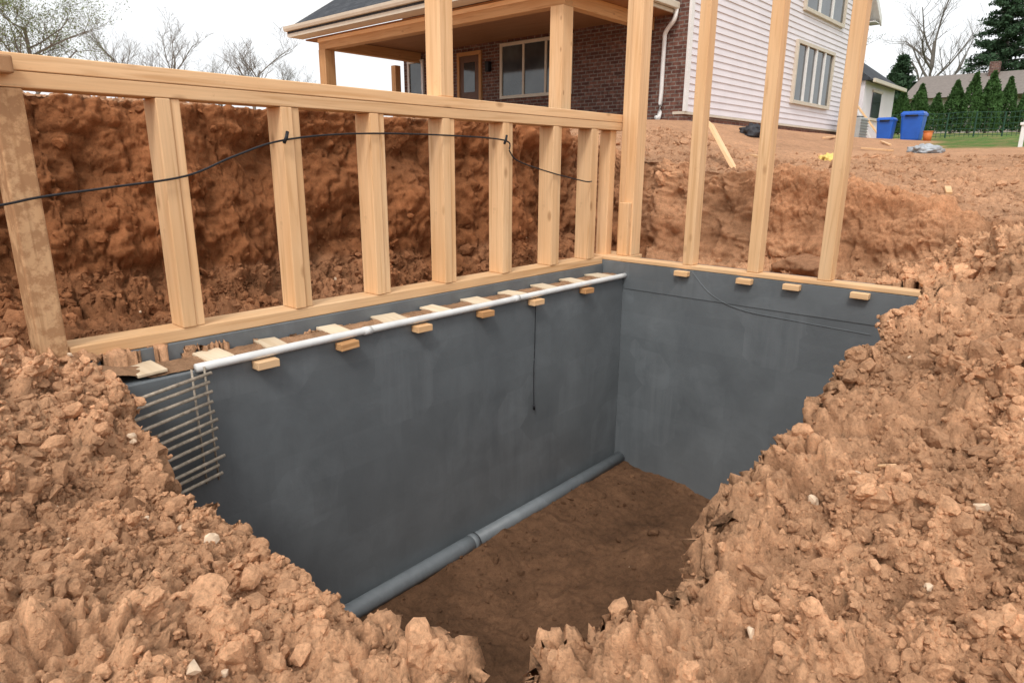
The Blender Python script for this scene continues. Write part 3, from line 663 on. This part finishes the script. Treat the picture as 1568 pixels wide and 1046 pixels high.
# ---------------------------------------------------------------- vegetation
def leafmat(name,c):
    t=NT(name); n=t.noise(t.mapping((1,1,1)),1.6,5); n2_=t.noise(t.mapping((1,1,1)),12,3)
    col=t.ramp(n,[(.3,tuple(q*.5 for q in c)),(.7,tuple(q*1.5 for q in c))]); col=t.mix(.4,col,t.ramp(n2_,[(.3,tuple(q*.4 for q in c)),(.7,tuple(q*1.7 for q in c))]))
    return t.out(col,.8,None,.2)
EVER=leafmat('evergreen_foliage',(.05,.105,.028)); PINEM=leafmat('pine_needles',(.035,.07,.033)); BUD=leafmat('budding_leaves',(.16,.19,.07))
BARK=simple('grey_bark',(.17,.15,.13),.9,.3,8)
def bare_tree(name,x0,y0,h,seed,spread=.5,buds=0,mat=BARK,thick=1.0):
    rnd=random.Random(seed); Vv=[];Ff=[];tips=[]
    def grow(p,dv,l,r,lev):
        n=4 if lev<2 else 3; pts=[p];rad=[r]; q=p.copy(); dd=dv.copy()
        for i in range(n):
            dd=(dd+Vector((rnd.gauss(0,.13),rnd.gauss(0,.13),rnd.gauss(.05,.08)))).normalized(); q=q+dd*(l/n); pts.append(q.copy()); rad.append(r*(1-.6*(i+1)/n))
        v,f=tube_geo(pts,rad,5 if lev<2 else 3); m=len(Vv); Vv.extend(v); Ff.extend([tuple(a+m for a in g) for g in f])
        if lev>=4: tips.append(pts[-1]); tips.append(pts[-2]); return
        k=[8,6,5,4][lev]
        for i in range(k):
            tt=(.3 if lev==0 else .2)+(.7 if lev==0 else .8)*(i+rnd.random())/k
            j=min(int(tt*n),n-1); a=pts[j].lerp(pts[j+1],tt*n-j); 
            side=Vector((rnd.gauss(0,1),rnd.gauss(0,1),rnd.gauss(0,.35))).normalized()
            nd=(dd*(1-spread)+side*spread*1.1+Vector((0,0,.18))).normalized()
            grow(a,nd,l*rnd.uniform(.42,.66),max(rad[j]*.5,.009),lev+1)
    z0=gz(x0,y0)-.2
    grow(Vector((0,0,0)),Vector((0,0,1)),h*.62,.022*h*thick,0)
    e=empty(name); e.location=(x0,y0,z0)
    new_obj('trunk_and_limbs',Vv,Ff,mat,e)
    if buds:
        Vb=[];Fb=[]
        for tpt in tips:
            for _ in range(buds):
                c=tpt+Vector((rnd.gauss(0,.25),rnd.gauss(0,.25),rnd.gauss(0,.22))); s=rnd.uniform(.03,.08); a=Vector((rnd.gauss(0,1),rnd.gauss(0,1),rnd.gauss(0,1))).normalized()*s; b=Vector((rnd.gauss(0,1),rnd.gauss(0,1),rnd.gauss(0,1))).normalized()*s
                n=len(Vb); Vb+= [c-a,c+b,c+a]; Fb.append((n,n+1,n+2))
        new_obj('buds',Vb,Fb,BUD,e)
    return e
bare_tree('budding_tree',12.5,50.7,9.6,1,.6,6)
bare_tree('bare_tree',22,56,8.6,2,.5)
bare_tree('bare_tree',27,51,8.2,3,.5)
bare_tree('bare_tree',26,76,10.6,4,.45)
bare_tree('bare_tree',47,78,9.3,5,.5)
bare_tree('bare_tree',38,80,8.8,6,.55)
bare_tree('bare_tree',16,70,8.8,9,.55)
bare_tree('bare_tree',74,15,13.5,7,.5,thick=1.2)
bare_tree('bare_tree',70,21,9.0,8,.5,1)
def arbor_mesh(seed):
    r=np.random.default_rng(seed); n=5200; t_=r.random(n)**.8; ang=r.random(n)*2*np.pi
    lob=1+.16*np.sin(ang*3+t_*7+seed)+.1*np.sin(ang*7-t_*15)
    rad=.62*np.sin(np.clip((1-t_)*1.9,0,np.pi/2))**.9*(.62+.38*r.random(n)**.4)*lob*(1-.15*(t_<.08))
    c=np.stack([rad*np.cos(ang),rad*np.sin(ang),.12+t_*3.4],-1); s=r.uniform(.05,.11,(n,1))
    a=r.normal(size=(n,3))*s*.6; b=r.normal(size=(n,3))*s*.6; b[:,2]+=s[:,0]*.9
    V_=np.stack([c-a,c+b,c+a],1).reshape(-1,3); F_=np.arange(3*n).reshape(-1,3); m=bpy.data.meshes.new('foliage'); fast_mesh(m,V_,F_,None,False); m.materials.append(EVER); return m
am=[arbor_mesh(k) for k in range(4)]
tv,tf=tube_geo([(0,0,-.3),(0,0,1.5),(0,0,3.0)],[.09,.06,.02],6)
for k in range(14):
    p=.535+.0262*k; T=39+random.uniform(-.5,.5); px=T*(.7856+.668*p); py=T*(.7068-.7437*p)
    e=empty('arborvitae_shrub'); e.location=(px,py,gz(px,py)); sc=random.uniform(.72,1.0); e.scale=(sc*random.uniform(.9,1.1),sc,sc*random.uniform(.82,1.05)); e.rotation_euler=(0,0,random.random()*6)
    o=bpy.data.objects.new('foliage',am[k%4]); COL.objects.link(o); o.parent=e
    new_obj('trunk',tv,tf,BARK,e)
def pine(name,x0,y0,h,R,seed):
    r=np.random.default_rng(seed); e=empty(name); e.location=(x0,y0,gz(x0,y0)-.2)
    v,f=tube_geo([(0,0,0),(0.05,0,h*.5),(0,0,h)],[.22,.13,.02],8); 
    Vl=list(v);Fl=list(f); cs=[]
    z_=h*.08
    while z_<h*.98:
        k=6
        for q in range(k):
            an=r.random()*6.28; ll=R*(1-z_/h)**.85*r.uniform(.65,1.12)+.15
            tip=Vector((math.cos(an)*ll,math.sin(an)*ll,z_-.12*ll+r.uniform(-.1,.25)))
            vv_,ff_=tube_geo([(0,0,z_),(tip.x*.5,tip.y*.5,z_+.05),tip],[.04,.03,.01],4); m=len(Vl); Vl.extend(vv_); Fl.extend([tuple(a+m for a in g) for g in ff_])
            nn=int(50+ll*75); u=r.random(nn)**.6
            pts=np.stack([tip.x*u,tip.y*u,z_+(tip.z-z_)*u],-1)+r.normal(size=(nn,3))*np.array([.17,.17,.10])*(.6+ll*.12)
            cs.append(pts)
        z_+=h*.028
    new_obj('trunk_and_limbs',Vl,Fl,BARK,e)
    c=np.concatenate(cs); n=len(c); s=r.uniform(.06,.15,(n,1)); a=r.normal(size=(n,3))*s*.6; b=r.normal(size=(n,3))*s*.9
    V_=np.stack([c-a,c+b,c+a],1).reshape(-1,3); F_=np.arange(3*n).reshape(-1,3); m=bpy.data.meshes.new('needles'); fast_mesh(m,V_,F_,None,False); m.materials.append(PINEM)
    o=bpy.data.objects.new('needles',m); COL.objects.link(o); o.parent=e
pine('pine_tree',66,8.6,12.4,4.4,1)
pine('pine_tree',62,14.6,6.0,2.2,2)
pine('pine_tree',69,3.0,13.5,4.5,3)
NH=empty('neighbour_house'); NR=simple('neighbour_roof',(.20,.17,.15),.9,.2)
box('walls',56,66,6.4,12.4,1.0,4.6,simple('beige_wall',(.42,.37,.32),.8,.1),NH,0)
new_obj('roof',[(55.5,5.9,4.5),(66.5,5.9,4.5),(66.5,12.9,4.5),(55.5,12.9,4.5),(61,5.9,6.5),(61,12.9,6.5)],[(0,4,5,3),(1,2,5,4),(0,1,4),(3,5,2),(0,3,2,1)],NR,NH)
box('chimney',60,60.7,8,8.6,5.5,7.1,BRICK_X,NH,0)
for k in range(3): box('window_%d'%k,55.95,55.99,7.2+k*1.8,8.0+k*1.8,2.8,4.0,GLASS,NH,0)

# ---------------------------------------------------------------- light / sky
w=bpy.data.worlds.new('World'); scene.world=w; w.use_nodes=True; nt=w.node_tree
bg=nt.nodes['Background']; sky=nt.nodes.new('ShaderNodeTexSky'); sky.sky_type='NISHITA'; sky.sun_disc=False
el=math.radians(50); az_dir=Vector((-.80,-.40,0)).normalized()
sky.sun_elevation=el; sky.sun_rotation=math.atan2(az_dir.x,az_dir.y); sky.dust_density=6; sky.air_density=1.2; sky.ozone_density=1
hs=nt.nodes.new('ShaderNodeHueSaturation'); hs.inputs['Saturation'].default_value=.12; hs.inputs['Value'].default_value=1.0
mx=nt.nodes.new('ShaderNodeMix'); mx.data_type='RGBA'; mx.inputs[0].default_value=.7; mx.inputs[7].default_value=(9.3,9.5,9.7,1)
nt.links.new(sky.outputs[0],hs.inputs['Color']); nt.links.new(hs.outputs[0],mx.inputs[6]); nt.links.new(mx.outputs[2],bg.inputs['Color']); bg.inputs['Strength'].default_value=.15
sd=bpy.data.lights.new('sun','SUN'); sd.energy=1.6; sd.angle=math.radians(12); sd.color=(1,.96,.91); so=bpy.data.objects.new('sun',sd); COL.objects.link(so)
dirv=Vector((az_dir.x*math.cos(el),az_dir.y*math.cos(el),math.sin(el))); so.rotation_euler=dirv.to_track_quat('Z','Y').to_euler(); so.location=(0,0,20)
# ---------------------------------------------------------------- camera
cd=bpy.data.cameras.new('camera'); cam=bpy.data.objects.new('camera',cd); COL.objects.link(cam); scene.camera=cam
cd.sensor_width=36; cd.lens=23.33; cd.clip_start=.05; cd.clip_end=2000
r=Vector((.6684,-.7437,.0068)).normalized(); fwd=Vector((.7194,.6442,-.2601)).normalized(); u=r.cross(fwd).normalized(); r=fwd.cross(u).normalized()
M=Matrix((( r.x,u.x,-fwd.x,0),(r.y,u.y,-fwd.y,0),(r.z,u.z,-fwd.z,0),(0,0,0,1))); cam.matrix_world=M
scene.view_settings.view_transform='Standard'; scene.view_settings.look='None'; scene.view_settings.exposure=0
print('verts',len(V),'cam ok', scene.camera)
